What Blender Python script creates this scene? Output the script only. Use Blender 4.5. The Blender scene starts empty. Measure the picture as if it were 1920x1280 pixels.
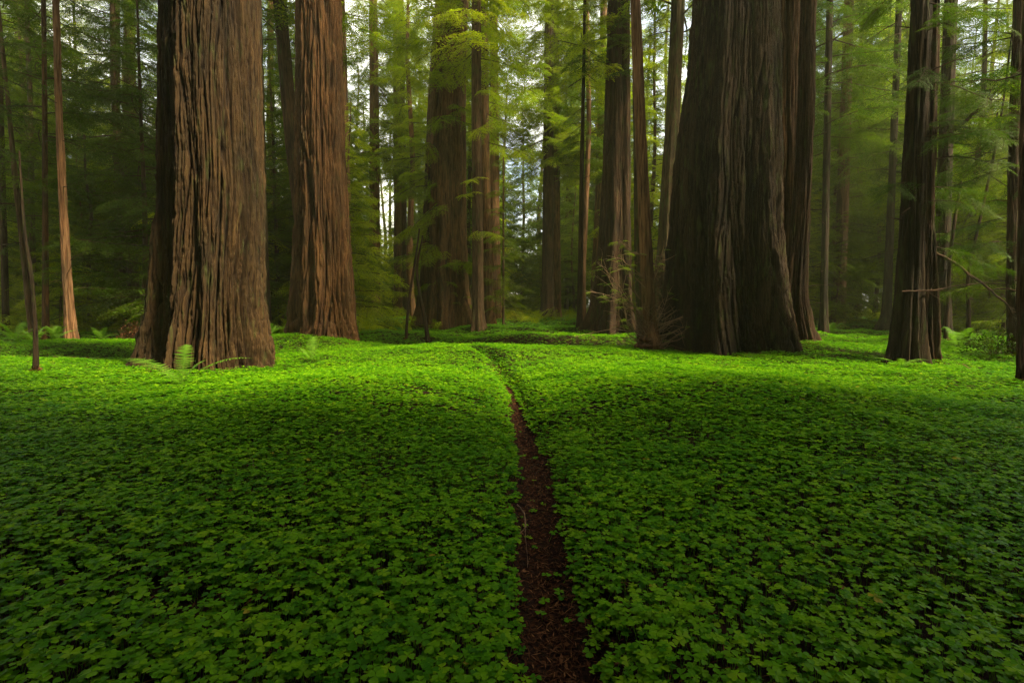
import bpy, math, random
import numpy as np
from mathutils import Vector
R = math.radians
sc = bpy.context.scene
col = sc.collection
# ------------------------------------------------------------------ camera
PITCH = R(3.6); EYE = 1.25; F = 960.0
cam_d = bpy.data.cameras.new('camera'); cam = bpy.data.objects.new('camera', cam_d); col.objects.link(cam)
cam_d.sensor_width = 36; cam_d.lens = 18; cam_d.clip_start = .05; cam_d.clip_end = 2000
cam.location = (0, 0, EYE); cam.rotation_euler = (R(90) - PITCH, 0, 0); sc.camera = cam
# ------------------------------------------------------------------ sky and sun
SUN_EL, SUN_AZ = 50.0, 117.0            # degrees; azimuth clockwise from +Y (straight ahead)
w = bpy.data.worlds.new('World'); sc.world = w; w.use_nodes = True
nt = w.node_tree; bg = nt.nodes['Background']
sky = nt.nodes.new('ShaderNodeTexSky'); sky.sky_type = 'NISHITA'; sky.sun_disc = False
sky.sun_elevation = R(SUN_EL); sky.sun_rotation = R(SUN_AZ); sky.dust_density = 2.0; sky.air_density = 1.0
tcw = nt.nodes.new('ShaderNodeTexCoord'); cn = nt.nodes.new('ShaderNodeTexNoise'); cn.inputs['Scale'].default_value = 3.0; cn.inputs['Detail'].default_value = 5
nt.links.new(tcw.outputs['Generated'], cn.inputs['Vector'])
cr = nt.nodes.new('ShaderNodeValToRGB'); nt.links.new(cn.outputs['Fac'], cr.inputs[0]); cr.color_ramp.elements[0].position = .36; cr.color_ramp.elements[1].position = .60
cm = nt.nodes.new('ShaderNodeMix'); cm.data_type = 'RGBA'; nt.links.new(cr.outputs[0], cm.inputs['Factor']); nt.links.new(sky.outputs[0], cm.inputs['A']); cm.inputs['B'].default_value = (10, 9.6, 7.8, 1)   # bright cloud veil
nt.links.new(cm.outputs['Result'], bg.inputs[0]); bg.inputs[1].default_value = .106
sl = bpy.data.lights.new('sun', 'SUN'); sl.energy = 5.0; sl.angle = R(8.0); sl.color = (1.0, .88, .60)
so = bpy.data.objects.new('sun', sl); col.objects.link(so)
sd = Vector((math.sin(R(SUN_AZ)) * math.cos(R(SUN_EL)), math.cos(R(SUN_AZ)) * math.cos(R(SUN_EL)), math.sin(R(SUN_EL))))
so.rotation_euler = (-sd).to_track_quat('-Z', 'Y').to_euler(); so.location = (0, 0, 60)
sc.view_settings.view_transform = 'Standard'; sc.view_settings.look = 'None'
sc.view_settings.exposure = 1.85; sc.view_settings.gamma = 1; sc.view_settings.use_curve_mapping = False
cy = sc.cycles
cy.max_bounces = 7; cy.diffuse_bounces = 3; cy.glossy_bounces = 1; cy.transmission_bounces = 5; cy.volume_bounces = 1
cy.transparent_max_bounces = 4; cy.use_denoising = True; cy.denoising_prefilter = 'NONE'; cy.sample_clamp_indirect = 6; cy.caustics_reflective = False; cy.caustics_refractive = False
# ------------------------------------------------------------------ noise
def _hash(i, j, k, s):
    h = (i.astype(np.int64) * 374761393 + j.astype(np.int64) * 668265263 + k.astype(np.int64) * 1274126177 + s * 974711) & 0xFFFFFFFF
    h = ((h ^ (h >> 13)) * 1274126177) & 0xFFFFFFFF
    h = ((h ^ (h >> 16)) * 2246822519) & 0xFFFFFFFF
    return (h ^ (h >> 15)) & 0xFFFF
_g = np.random.RandomState(5).normal(size=(1024, 3)); _g /= np.linalg.norm(_g, axis=1)[:, None]
def noise(x, y, z=0.0, s=0):
    x, y, z = np.broadcast_arrays(np.asarray(x, float), np.asarray(y, float), np.asarray(z, float))
    i, j, k = np.floor(x), np.floor(y), np.floor(z); fx, fy, fz = x - i, y - j, z - k
    u, v, q = [t * t * t * (t * (t * 6 - 15) + 10) for t in (fx, fy, fz)]
    out = 0
    for a in (0, 1):
        for b in (0, 1):
            for c in (0, 1):
                g = _g[_hash(i + a, j + b, k + c, s) & 1023]
                d = g[..., 0] * (fx - a) + g[..., 1] * (fy - b) + g[..., 2] * (fz - c)
                out = out + d * (u if a else 1 - u) * (v if b else 1 - v) * (q if c else 1 - q)
    return out * 1.6
def sstep(a, b, x):
    t = np.clip((x - a) / (b - a), 0, 1); return t * t * (3 - 2 * t)
# ------------------------------------------------------------------ ground shape
PY = [-3, 0, 1.6, 2.8, 4, 6.6, 9.9, 11.9, 13, 14.5, 17]; PXS = [.25, .2, .17, .185, .165, .09, -.15, -.43, -.85, -1.9, -4.2]
def path_x(y): return np.interp(y, PY, PXS) + .03 * np.sin(np.asarray(y) * 1.7)
def path_d(x, y):
    sl_ = (path_x(np.asarray(y) + .1) - path_x(np.asarray(y) - .1)) / .2
    return np.abs(x - path_x(y)) / np.sqrt(1 + sl_ ** 2)
def gauss(x, y, cx, cy_, rx, ry): return np.exp(-((x - cx) / rx) ** 2 - ((y - cy_) / ry) ** 2)
def ground(x, y):
    x = np.asarray(x, float); y = np.asarray(y, float)
    z = .05 * noise(x / 2.4, y / 2.4, 3.3, 1) * sstep(0, 3, y) + .16 * noise(x / 7, y / 7, 1.3, 2) * sstep(3, 10, y)
    z = z + .50 * sstep(22, 46, y) + .12 * noise(x / 1.3, y / 1.6, 7, 5) * sstep(15, 20, y) + .25 * noise(x / 4, y / 4, 9, 6) * sstep(15, 19, y) * .9
    z = z + .17 * np.exp(-((y - 13.2) / 2.4) ** 2) * sstep(-9, -4, x) * sstep(4.5, 2, x)
    z = z + .12 * gauss(x, y, -1.2, 14.0, 2.2, 1.6)
    z = z - .33 * np.exp(-((y - 17.2) / 1.5) ** 2) * sstep(-3, -.5, x) * sstep(8, 5, x)
    z = z + .26 * np.exp(-((y - 20.3) / 1.5) ** 2) * sstep(-3, -.5, x) * sstep(8, 5, x)
    z = z + .32 * gauss(x, y, -7.0, 16.0, 1.5, 1.4) + .12 * gauss(x, y, -5.4, 15.8, 1.0, 1.2)
    z = z + .30 * gauss(x, y, 7.8, 12.9, 1.8, 1.2)
    z = z - .22 * gauss(x, y, 8.8, 17.5, 2.5, 1.6) - .28 * gauss(x, y, -12.5, 13.2, 4.5, .9) + .15 * gauss(x, y, -12.5, 15.8, 6, 1.3)
    z = z - .14 * gauss(x, y, 10.5, 11.6, 1.2, .6)
    d = path_d(x, y)
    z = z + .21 * gauss(x, y, -2.5, 6.8, 1.9, 3.0) + .23 * gauss(x, y, 2.9, 6.4, 2.1, 2.6) + .22 * gauss(x, y, 9.6, 19.5, 1.6, 1.3) + .30 * gauss(x, y, 12.2, 22.5, 2.4, 1.6) + .22 * gauss(x, y, 14.5, 18, 2, 1.4) + .30 * gauss(x, y, -1.5, 25, 2.6, 1.8) + .32 * gauss(x, y, 3.5, 27, 3, 2) - .15 * np.exp(-(d / .75) ** 2) * sstep(3, 5.5, y) * sstep(13.5, 10.5, y)
    z = z - .11 * np.exp(-(d / .17) ** 2) * sstep(17, 13, y) + .03 * np.exp(-((d - .35) / .2) ** 2) * sstep(17, 13, y)
    return z
def ray(px, py):
    d = np.array([(px - 960) / F, math.cos(PITCH) - (py - 640) / F * math.sin(PITCH), -math.sin(PITCH) - (py - 640) / F * math.cos(PITCH)])
    return d
def at(px, py, Y):
    d = ray(px, py); t = Y / d[1]; return np.array([0, 0, EYE]) + t * d, t
# ------------------------------------------------------------------ mesh helpers
def mesh(name, V, faces, mats, attrs=None, smooth=False):
    """faces: list of (int array (n,k), material index)"""
    me = bpy.data.meshes.new(name); V = np.ascontiguousarray(V, np.float32)
    me.vertices.add(len(V)); me.vertices.foreach_set('co', V.ravel())
    nl = sum(f.size for f, _ in faces); nf = sum(len(f) for f, _ in faces)
    me.loops.add(nl); me.polygons.add(nf)
    me.loops.foreach_set('vertex_index', np.concatenate([f.ravel() for f, _ in faces]).astype(np.int32))
    st, mi, o = [], [], 0
    for f, m in faces:
        st.append(o + np.arange(len(f)) * f.shape[1]); o += f.size; mi.append(np.full(len(f), m))
    me.polygons.foreach_set('loop_start', np.concatenate(st).astype(np.int32))
    me.polygons.foreach_set('material_index', np.concatenate(mi).astype(np.int32))
    if smooth: me.polygons.foreach_set('use_smooth', np.ones(nf, bool))
    for k, a in (attrs or {}).items():
        at_ = me.attributes.new(k, 'FLOAT', 'POINT'); at_.data.foreach_set('value', np.ascontiguousarray(a, np.float32))
    for m in mats: me.materials.append(m)
    me.update(calc_edges=True)
    return me
def tag(o, label=None, cat=None, group=None, kind=None):
    if label: o['label'] = label
    if cat: o['category'] = cat
    if group: o['group'] = group
    if kind: o['kind'] = kind
    return o
def link(name, me, parent=None, loc=(0, 0, 0)):
    o = bpy.data.objects.new(name, me); col.objects.link(o); o.location = loc
    if parent: o.parent = parent
    return o
def empty(name, loc):
    o = bpy.data.objects.new(name, None); col.objects.link(o); o.location = loc; o.empty_display_size = .3; return o
def copy_tree(o, parent=None):
    c = o.copy(); col.objects.link(c); c.parent = parent
    for ch in list(o.children): copy_tree(ch, c)
    return c
def tube(P, r, n=5):
    """swept tube round polyline P (m,3), radii r -> V, quads"""
    P = np.asarray(P, float); m = len(P); r = np.broadcast_to(r, (m,))
    T = np.gradient(P, axis=0); T /= np.linalg.norm(T, axis=1)[:, None] + 1e-9
    ref = np.where(np.abs(T[:, 2:3]) > .9, np.array([[1., 0, 0]]), np.array([[0, 0, 1.]]))
    A = np.cross(T, ref); A /= np.linalg.norm(A, axis=1)[:, None] + 1e-9; B = np.cross(T, A)
    th = np.arange(n) * 2 * np.pi / n
    V = P[:, None] + r[:, None, None] * (np.cos(th)[None, :, None] * A[:, None] + np.sin(th)[None, :, None] * B[:, None])
    i = np.arange(m - 1)[:, None] * n; j = np.arange(n)[None]; j2 = (j + 1) % n
    Q = np.stack([i + j, i + j2, i + n + j2, i + n + j], -1).reshape(-1, 4)
    return V.reshape(-1, 3), Q
class Acc:
    """collects quads and tubes into one mesh with a per-vertex value"""
    def __init__(s): s.V = []; s.Fq = {}; s.A = []; s.n = 0
    def add(s, V, Q, mat=0, a=.5):
        V = np.asarray(V).reshape(-1, 3); s.V.append(V); s.A.append(np.broadcast_to(a, (len(V),)))
        s.Fq.setdefault((mat, Q.shape[1]), []).append(Q + s.n); s.n += len(V)
    def quads(s, X, mat=0, a=None):
        N = len(X); Q = np.arange(N * 4).reshape(N, 4)
        s.add(X.reshape(-1, 3), Q, mat, np.repeat(a, 4) if a is not None else .5)
    def mesh(s, name, mats, smooth=False):
        return mesh(name, np.concatenate(s.V), [(np.concatenate(f), m) for (m, k), f in s.Fq.items()], mats, {'rnd': np.concatenate(s.A)}, smooth)
# ------------------------------------------------------------------ materials
def nodes(name):
    m = bpy.data.materials.new(name); m.use_nodes = True; t = m.node_tree
    return m, t, t.nodes['Principled BSDF'], t.nodes['Material Output']
def mix_rgb(t, fac, a, b, mode='MIX'):
    n = t.nodes.new('ShaderNodeMix'); n.data_type = 'RGBA'; n.blend_type = mode
    for s, v in ((n.inputs['Factor'], fac), (n.inputs['A'], a), (n.inputs['B'], b)):
        if hasattr(v, 'links') or isinstance(v, bpy.types.NodeSocket): t.links.new(v, s)
        elif isinstance(v, (int, float)): s.default_value = v
        else: s.default_value = (*v, 1)
    return n.outputs['Result']
def noise_tex(t, vec, scale, detail=3, rough=.55):
    n = t.nodes.new('ShaderNodeTexNoise'); n.inputs['Scale'].default_value = scale; n.inputs['Detail'].default_value = detail
    n.inputs['Roughness'].default_value = rough
    if vec is not None: t.links.new(vec, n.inputs['Vector'])
    return n.outputs['Fac']
def ramp(t, fac, stops):
    n = t.nodes.new('ShaderNodeValToRGB'); t.links.new(fac, n.inputs[0]); e = n.color_ramp.elements
    e[0].position, e[0].color = stops[0][0], (*stops[0][1], 1); e[1].position, e[1].color = stops[-1][0], (*stops[-1][1], 1)
    for p, c in stops[1:-1]: q = e.new(p); q.color = (*c, 1)
    return n.outputs[0]
def leaf_mat(name, stops, trans=.35, tcol=(1.0, 1.15, .35), rough=.5, vary=False):
    m, t, p, out = nodes(name)
    a = t.nodes.new('ShaderNodeAttribute'); a.attribute_name = 'rnd'
    c = ramp(t, a.outputs['Fac'], stops)
    if vary:   # every tree has its own tone
        oi = t.nodes.new('ShaderNodeObjectInfo'); c = mix_rgb(t, 1.0, c, ramp(t, oi.outputs['Random'], [(0, (.50, .55, .60)), (.5, (.95, .95, .9)), (1, (1.5, 1.35, 1.1))]), 'MULTIPLY')
    t.links.new(c, p.inputs['Base Color']); p.inputs['Roughness'].default_value = rough; p.inputs['Specular IOR Level'].default_value = .06
    tr = t.nodes.new('ShaderNodeBsdfTranslucent'); t.links.new(mix_rgb(t, 1.0, c, tcol, 'MULTIPLY'), tr.inputs[0])
    mx = t.nodes.new('ShaderNodeMixShader'); mx.inputs[0].default_value = trans
    t.links.new(p.outputs[0], mx.inputs[1]); t.links.new(tr.outputs[0], mx.inputs[2]); t.links.new(mx.outputs[0], out.inputs[0])
    return m
def bark_mat(name, furrow, ridge_c, grey, moss=.0, fib=34.0, moss_c=(.045, .06, .012)):
    m, t, p, out = nodes(name)
    tc = t.nodes.new('ShaderNodeTexCoord'); mp = t.nodes.new('ShaderNodeMapping'); t.links.new(tc.outputs['Object'], mp.inputs[0])
    mp.inputs['Scale'].default_value = (1, 1, .055)
    f1 = noise_tex(t, mp.outputs[0], fib, 5, .65)
    mp2 = t.nodes.new('ShaderNodeMapping'); t.links.new(tc.outputs['Object'], mp2.inputs[0]); mp2.inputs['Scale'].default_value = (1, 1, .25)
    f2 = noise_tex(t, mp2.outputs[0], 2.2, 3)
    f3 = noise_tex(t, mp2.outputs[0], 7.0, 3)
    at_ = t.nodes.new('ShaderNodeAttribute'); at_.attribute_name = 'ridge'
    c = mix_rgb(t, at_.outputs['Fac'], furrow, ridge_c)
    g = ramp(t, f1, [(.38, (0, 0, 0)), (.66, (1, 1, 1))])
    gm = t.nodes.new('ShaderNodeMath'); gm.operation = 'MULTIPLY'; t.links.new(g, gm.inputs[0]); t.links.new(at_.outputs['Fac'], gm.inputs[1])
    c = mix_rgb(t, gm.outputs[0], c, grey)
    c = mix_rgb(t, 1.0, c, ramp(t, f1, [(.34, (.45, .42, .40)), (.50, (1, 1, 1))]), 'MULTIPLY')
    v = ramp(t, f2, [(.3, (.5, .52, .55)), (.7, (1.4, 1.25, 1.15))])
    c = mix_rgb(t, 1.0, c, v, 'MULTIPLY')
    if moss > 0:
        mm = ramp(t, f3, [(.62 - moss * .3, (0, 0, 0)), (.78 - moss * .2, (1, 1, 1))])
        ms = t.nodes.new('ShaderNodeMath'); ms.operation = 'MULTIPLY'; t.links.new(mm, ms.inputs[0]); ms.inputs[1].default_value = min(1, .4 + moss)
        c = mix_rgb(t, ms.outputs[0], c, moss_c)
    t.links.new(c, p.inputs['Base Color']); p.inputs['Roughness'].default_value = .9; p.inputs['Specular IOR Level'].default_value = .15
    mp3 = t.nodes.new('ShaderNodeMapping'); t.links.new(tc.outputs['Object'], mp3.inputs[0]); mp3.inputs['Scale'].default_value = (1, 1, .3)
    f4 = noise_tex(t, mp3.outputs[0], fib * 1.3, 6, .75)
    b0 = t.nodes.new('ShaderNodeBump'); b0.inputs['Strength'].default_value = .8; b0.inputs['Distance'].default_value = .02; t.links.new(f4, b0.inputs['Height'])
    b = t.nodes.new('ShaderNodeBump'); b.inputs['Strength'].default_value = .9; t.links.new(b0.outputs[0], b.inputs['Normal']); b.inputs['Distance'].default_value = .045
    t.links.new(f1, b.inputs['Height']); t.links.new(b.outputs[0], p.inputs['Normal'])
    return m
M = {}
M['bark_gold'] = bark_mat('weathered_redwood_bark', (.006, .0026, .001), (.031, .0155, .005), (.057, .036, .0125), .15)
M['bark_red'] = bark_mat('reddish_redwood_bark', (.010, .0035, .0013), (.056, .023, .007), (.108, .059, .021), .06)
M['bark_dark'] = bark_mat('dark_redwood_bark', (.010, .0045, .002), (.040, .020, .009), (.075, .045, .022), .2)
M['bark_mid'] = bark_mat('lit_distant_redwood_bark', (.022, .010, .004), (.12, .060, .022), (.19, .115, .05), .15)  # lighter copy of the weathered bark, stands in for light on distant trunks
M['bark_black'] = bark_mat('shade_toned_redwood_bark', (.005, .0025, .0012), (.020, .012, .006), (.046, .030, .014), .25)  # bark colour lowered to near black so trunks read as shaded
M['bark_moss'] = bark_mat('mossy_redwood_bark', (.012, .006, .003), (.055, .034, .014), (.10, .075, .032), .4)
M['bark_pale'] = bark_mat('pale_lit_young_bark', (.045, .018, .008), (.15, .075, .032), (.21, .125, .062), .08, 22)  # young bark made paler, standing in for sun the trunks miss
M['bark_slim'] = bark_mat('slim_trunk_bark', (.028, .014, .007), (.09, .052, .025), (.13, .085, .045), .25, 30)
M['twig'] = bark_mat('twig_bark', (.05, .025, .013), (.14, .08, .045), (.2, .13, .08), .2, 60)
M['dead'] = bark_mat('bleached_twig', (.26, .17, .11), (.42, .30, .20), (.5, .38, .28), .0, 60)
M['sprout'] = leaf_mat('fresh_sprout_needles', [(0, (.08, .14, .008)), (1, (.20, .27, .02))], .5)
M['needle'] = leaf_mat('redwood_needles', [(0, (.030, .062, .003)), (.5, (.075, .125, .005)), (1, (.15, .19, .008))], .45, vary=True)
M['needle_dark'] = leaf_mat('shaded_redwood_needles', [(0, (.016, .038, .003)), (.5, (.034, .065, .004)), (1, (.075, .105, .006))], .4)  # needle colour darkened to stand in for shade on the right
M['needle_light'] = leaf_mat('lit_tone_needles', [(0, (.075, .12, .004)), (.5, (.21, .27, .008)), (1, (.34, .36, .015))], .58, vary=True)  # needle colour lightened to stand in for backlit glow in the centre
M['sorrel'] = leaf_mat('sorrel_leaves', [(0, (.030, .12, .002)), (.45, (.082, .22, .003)), (.85, (.155, .30, .004)), (.985, (.21, .32, .006)), (1, (.30, .24, .02))], .38, (1.0, 1.2, .4), .45)
M['fern'] = leaf_mat('fern_fronds', [(0, (.06, .15, .010)), (1, (.15, .27, .025))], .45)
M['yellow_leaf'] = leaf_mat('yellow_leaves', [(0, (.25, .24, .02)), (1, (.5, .42, .03))], .5)
M['dead_leaf'] = leaf_mat('dead_brown_needles', [(0, (.025, .009, .004)), (.6, (.085, .032, .013)), (1, (.26, .12, .05))], .1, (1, .8, .5), .8)
def ground_mat():
    m, t, p, out = nodes('forest_soil')
    tc = t.nodes.new('ShaderNodeTexCoord')
    a = noise_tex(t, tc.outputs['Object'], 40, 6, .7); b = noise_tex(t, tc.outputs['Object'], 1.6, 3)
    c = ramp(t, a, [(.3, (.006, .003, .0015)), (.55, (.020, .009, .0045)), (.75, (.05, .023, .011))])
    c = mix_rgb(t, 1.0, c, ramp(t, b, [(.3, (.7, .7, .7)), (.7, (1.2, 1.1, 1.05))]), 'MULTIPLY')
    t.links.new(c, p.inputs['Base Color']); p.inputs['Roughness'].default_value = .95; p.inputs['Specular IOR Level'].default_value = .1
    bm = t.nodes.new('ShaderNodeBump'); bm.inputs['Distance'].default_value = .02; t.links.new(a, bm.inputs['Height']); t.links.new(bm.outputs[0], p.inputs['Normal'])
    return m
M['soil'] = ground_mat()
# ------------------------------------------------------------------ ground sheet and trail
def axis_steps(*seg):
    return np.unique(np.concatenate([np.arange(a, b, s) for a, b, s in seg]).round(4))
xs = axis_steps((-260, -40, 10), (-40, -16, .8), (-16, -1, .14), (-1, 1, .05), (1, 16, .14), (16, 40, .8), (40, 261, 10))
ys = axis_steps((-60, -4, 4), (-4, 6, .1), (6, 26, .12), (26, 60, .6), (60, 300, 10))
GX, GY = np.meshgrid(xs, ys); nx, ny = len(xs), len(ys)
GV = np.stack([GX, GY, ground(GX, GY)], -1).reshape(-1, 3)
ii = (np.arange(ny - 1)[:, None] * nx + np.arange(nx - 1)[None]).ravel()
GQ = np.stack([ii, ii + 1, ii + nx + 1, ii + nx], -1)
tag(link('forest_ground', mesh('forest_ground', GV, [(GQ, 0)], [M['soil']], smooth=True)), kind='structure')
py_ = np.arange(-2.5, 16, .06); px_ = path_x(py_); u = np.linspace(-1, 1, 9)
hw = .15 + .02 * noise(py_ * 1.5, 0, 0, 9)
PXg = px_[:, None] + u[None] * hw[:, None]; PYg = np.repeat(py_[:, None], 9, 1)
PV = np.stack([PXg, PYg, ground(PXg, PYg) + .006 + .012 * np.maximum(0, noise(PXg * 18, PYg * 18, 0, 12))], -1).reshape(-1, 3)
ii = (np.arange(len(py_) - 1)[:, None] * 9 + np.arange(8)[None]).ravel()
tag(link('dirt_path', mesh('dirt_path', PV, [(np.stack([ii, ii + 1, ii + 10, ii + 9], -1), 0)], [M['soil']], smooth=True)), kind='structure')
# ------------------------------------------------------------------ foliage pieces
def unit(v): return v / (np.linalg.norm(v, axis=-1, keepdims=True) + 1e-9)
def rot_z(a): c, s = math.cos(a), math.sin(a); return np.array([[c, -s, 0], [s, c, 0], [0, 0, 1]])
def rot_y(a): c, s = math.cos(a), math.sin(a); return np.array([[c, 0, s], [0, 1, 0], [-s, 0, c]])
def rot_x(a): c, s = math.cos(a), math.sin(a); return np.array([[1, 0, 0], [0, c, -s], [0, s, c]])
def make_spray(rs, L=1.0, ntw=9, leaf=.09, lw=.028, sp=.06):
    """flat pinnate spray along +x, length L; returns leaf quads (N,4,3) and stem polyline"""
    base, dirs, scl = [], [], []
    dr = rs.uniform(.12, .3)
    def stem(t): return np.array([L * t, .04 * L * math.sin(t * 4 + ph), -dr * L * t * t])
    ph = rs.uniform(0, 6)
    for k in range(ntw):
        for s in (-1, 1):
            t = (k + .6 + rs.uniform(-.3, .3)) / (ntw + .3); p0 = stem(t)
            tl = L * .42 * (math.sin(math.pi * min(1, t * .8 + .18)) ** .8) * rs.uniform(.6, 1.1)
            ang = s * R(rs.uniform(45, 65)); d = np.array([math.cos(ang), math.sin(ang), -.15 + rs.uniform(-.15, .1)])
            n = max(2, int(tl / sp)); q = (np.arange(n) + .5) / n
            pts = p0 + d * (q * tl)[:, None] + np.array([0, 0, -1]) * (q ** 2 * tl * .25)[:, None]
            for e in (-1, 1):
                a2 = ang + e * R(50)
                dd = np.stack([np.cos(a2 + rs.normal(0, .2, n)), np.sin(a2 + rs.normal(0, .2, n)), rs.normal(-.05, .22, n)], -1)
                base.append(pts); dirs.append(unit(dd)); scl.append((1 - .45 * q) * rs.uniform(.75, 1.2, n))
    b = np.concatenate(base); d = np.concatenate(dirs); s = np.concatenate(scl)[:, None]
    nrm = unit(np.array([0, 0, 1.]) + rs.normal(0, .35, b.shape)); wv = unit(np.cross(nrm, d)) * lw * s
    X = np.stack([b, b + d * s * leaf * .5 + wv * .5, b + d * s * leaf, b + d * s * leaf * .5 - wv * .5], 1)
    return X, np.array([stem(t) for t in np.linspace(0, .95, 4)])
def make_branch(rs, L, nsp, sprays, wood=.018):
    """limb along +x with sprays hanging off both sides; returns quads, per-quad value, tube verts/faces"""
    cur = rs.uniform(.10, .28); ph = rs.uniform(0, 6)
    def limb(t): return np.stack([L * t, .06 * L * np.sin(3 * t + ph), -cur * L * t * t + .03 * L * np.sin(5 * t + ph)], -1)
    X, a = [], []; acc = Acc(); tt = np.linspace(0, 1, 7)
    v, q = tube(limb(tt), wood * L / 3 * np.linspace(1.6, .25, 7), 4); acc.add(v, q)
    for k in range(nsp):
        t = .18 + .8 * (k + rs.uniform(.2, .8)) / nsp; s = 1 if k % 2 else -1
        S, st = sprays[rs.randint(len(sprays))]
        sc_ = L * .38 * (1.15 - .5 * t) * rs.uniform(.75, 1.2)
        Rm = rot_z(s * R(rs.uniform(25, 70)) if k < nsp - 1 else 0) @ rot_y(R(rs.uniform(0, 28))) @ rot_x(R(rs.normal(0, 18)))
        p = limb(np.array([t]))[0]
        X.append(S @ Rm.T * sc_ + p); a.append(np.clip(rs.uniform(.15, .85) + rs.normal(0, .12, len(S)), 0, 1))
        v, q = tube(st @ Rm.T * sc_ + p, .006 * L / 3 * np.linspace(1.4, .4, len(st)), 3); acc.add(v, q)
    return np.concatenate(X), np.concatenate(a), np.concatenate(acc.V), np.concatenate(acc.Fq[(0, 4)])
rs = np.random.RandomState(11)
LODS = {}
for nm, kw, nsp, nb in (('fine', dict(ntw=13, leaf=.085, lw=.030, sp=.045), 12, 5), ('mid', dict(ntw=9, leaf=.12, lw=.042, sp=.070), 12, 7), ('coarse', dict(ntw=6, leaf=.26, lw=.10, sp=.16), 10, 6)):
    sp_ = [make_spray(rs, 1.0, **kw) for _ in range(6)]
    LODS[nm] = ([make_branch(rs, 3.0, nsp, sp_) for _ in range(nb)], sp_)
DENS = 1.8
def crown_mesh(name, axis, spec, mats, seed):
    """spec: list of (h0,h1,n,len0,len1,elev0,elev1,lod[,az_centre,az_spread])"""
    rs = np.random.RandomState(seed); acc = Acc()
    for s in spec:
        h0, h1, n, l0, l1, e0, e1, lod = s[:8]; n = int(n * (1.0 if lod == 'fine' else DENS)); br = LODS[lod][0]
        for k in range(n):
            u = (k + rs.uniform(0, 1)) / n; h = h0 + (h1 - h0) * u; L = (l0 + (l1 - l0) * u) * rs.uniform(.65, 1.15)
            az = R(s[8] + rs.uniform(-s[9], s[9])) if len(s) > 8 else k * 2.39996 + rs.uniform(-.5, .5)
            el = R(e0 + (e1 - e0) * u + rs.normal(0, 8))
            X, a, wv, wq = br[rs.randint(len(br))]
            Rm = rot_z(az) @ rot_y(-el) @ rot_x(R(rs.normal(0, 14))); sc_ = L / 3.0; p = axis(h)
            acc.quads(X @ Rm.T * sc_ + p, 0, np.clip(a * .7 + rs.uniform(0, .35), 0, 1))
            acc.add(wv @ Rm.T * sc_ + p, wq, 1, .5)
    return acc.mesh(name, mats)
# ------------------------------------------------------------------ trunks
def bark_surface(x, y, z, depth, sc_, s):
    """ridge height 0..1 on a trunk surface"""
    wx = .11 * noise(x / .5, y / .5, z / 2.6, s + 1) * sc_; wy = .11 * noise(x / .5, y / .5, z / 2.6, s + 2) * sc_
    X, Y = x + wx, y + wy
    n1 = np.abs(noise(X / (.15 * sc_), Y / (.15 * sc_), z / (4.2 * sc_), s + 3)); f1 = sstep(0.02, .24, n1)
    n2 = np.abs(noise(X / (.06 * sc_), Y / (.06 * sc_), z / (1.9 * sc_), s + 4)); f2 = sstep(0, .26, n2)
    n3 = noise(X / (.028 * sc_), Y / (.028 * sc_), z / (.8 * sc_), s + 5)
    n4 = noise(X / (.22 * sc_), Y / (.22 * sc_), z / (.55 * sc_), s + 6)
    n5 = noise(X / (.05 * sc_), Y / (.05 * sc_), z / (.14 * sc_), s + 7)
    n6 = np.abs(noise(X / (.11 * sc_), Y / (.11 * sc_), z / (.30 * sc_), s + 8)); br_ = (1 - sstep(0, .10, n6)) * f1
    return np.clip(.09 * n5 - .09 * br_ + .50 * f1 + .28 * f2 + .17 * (n3 + .4) + .16 * (n4 + .4), 0, 1.1)
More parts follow.
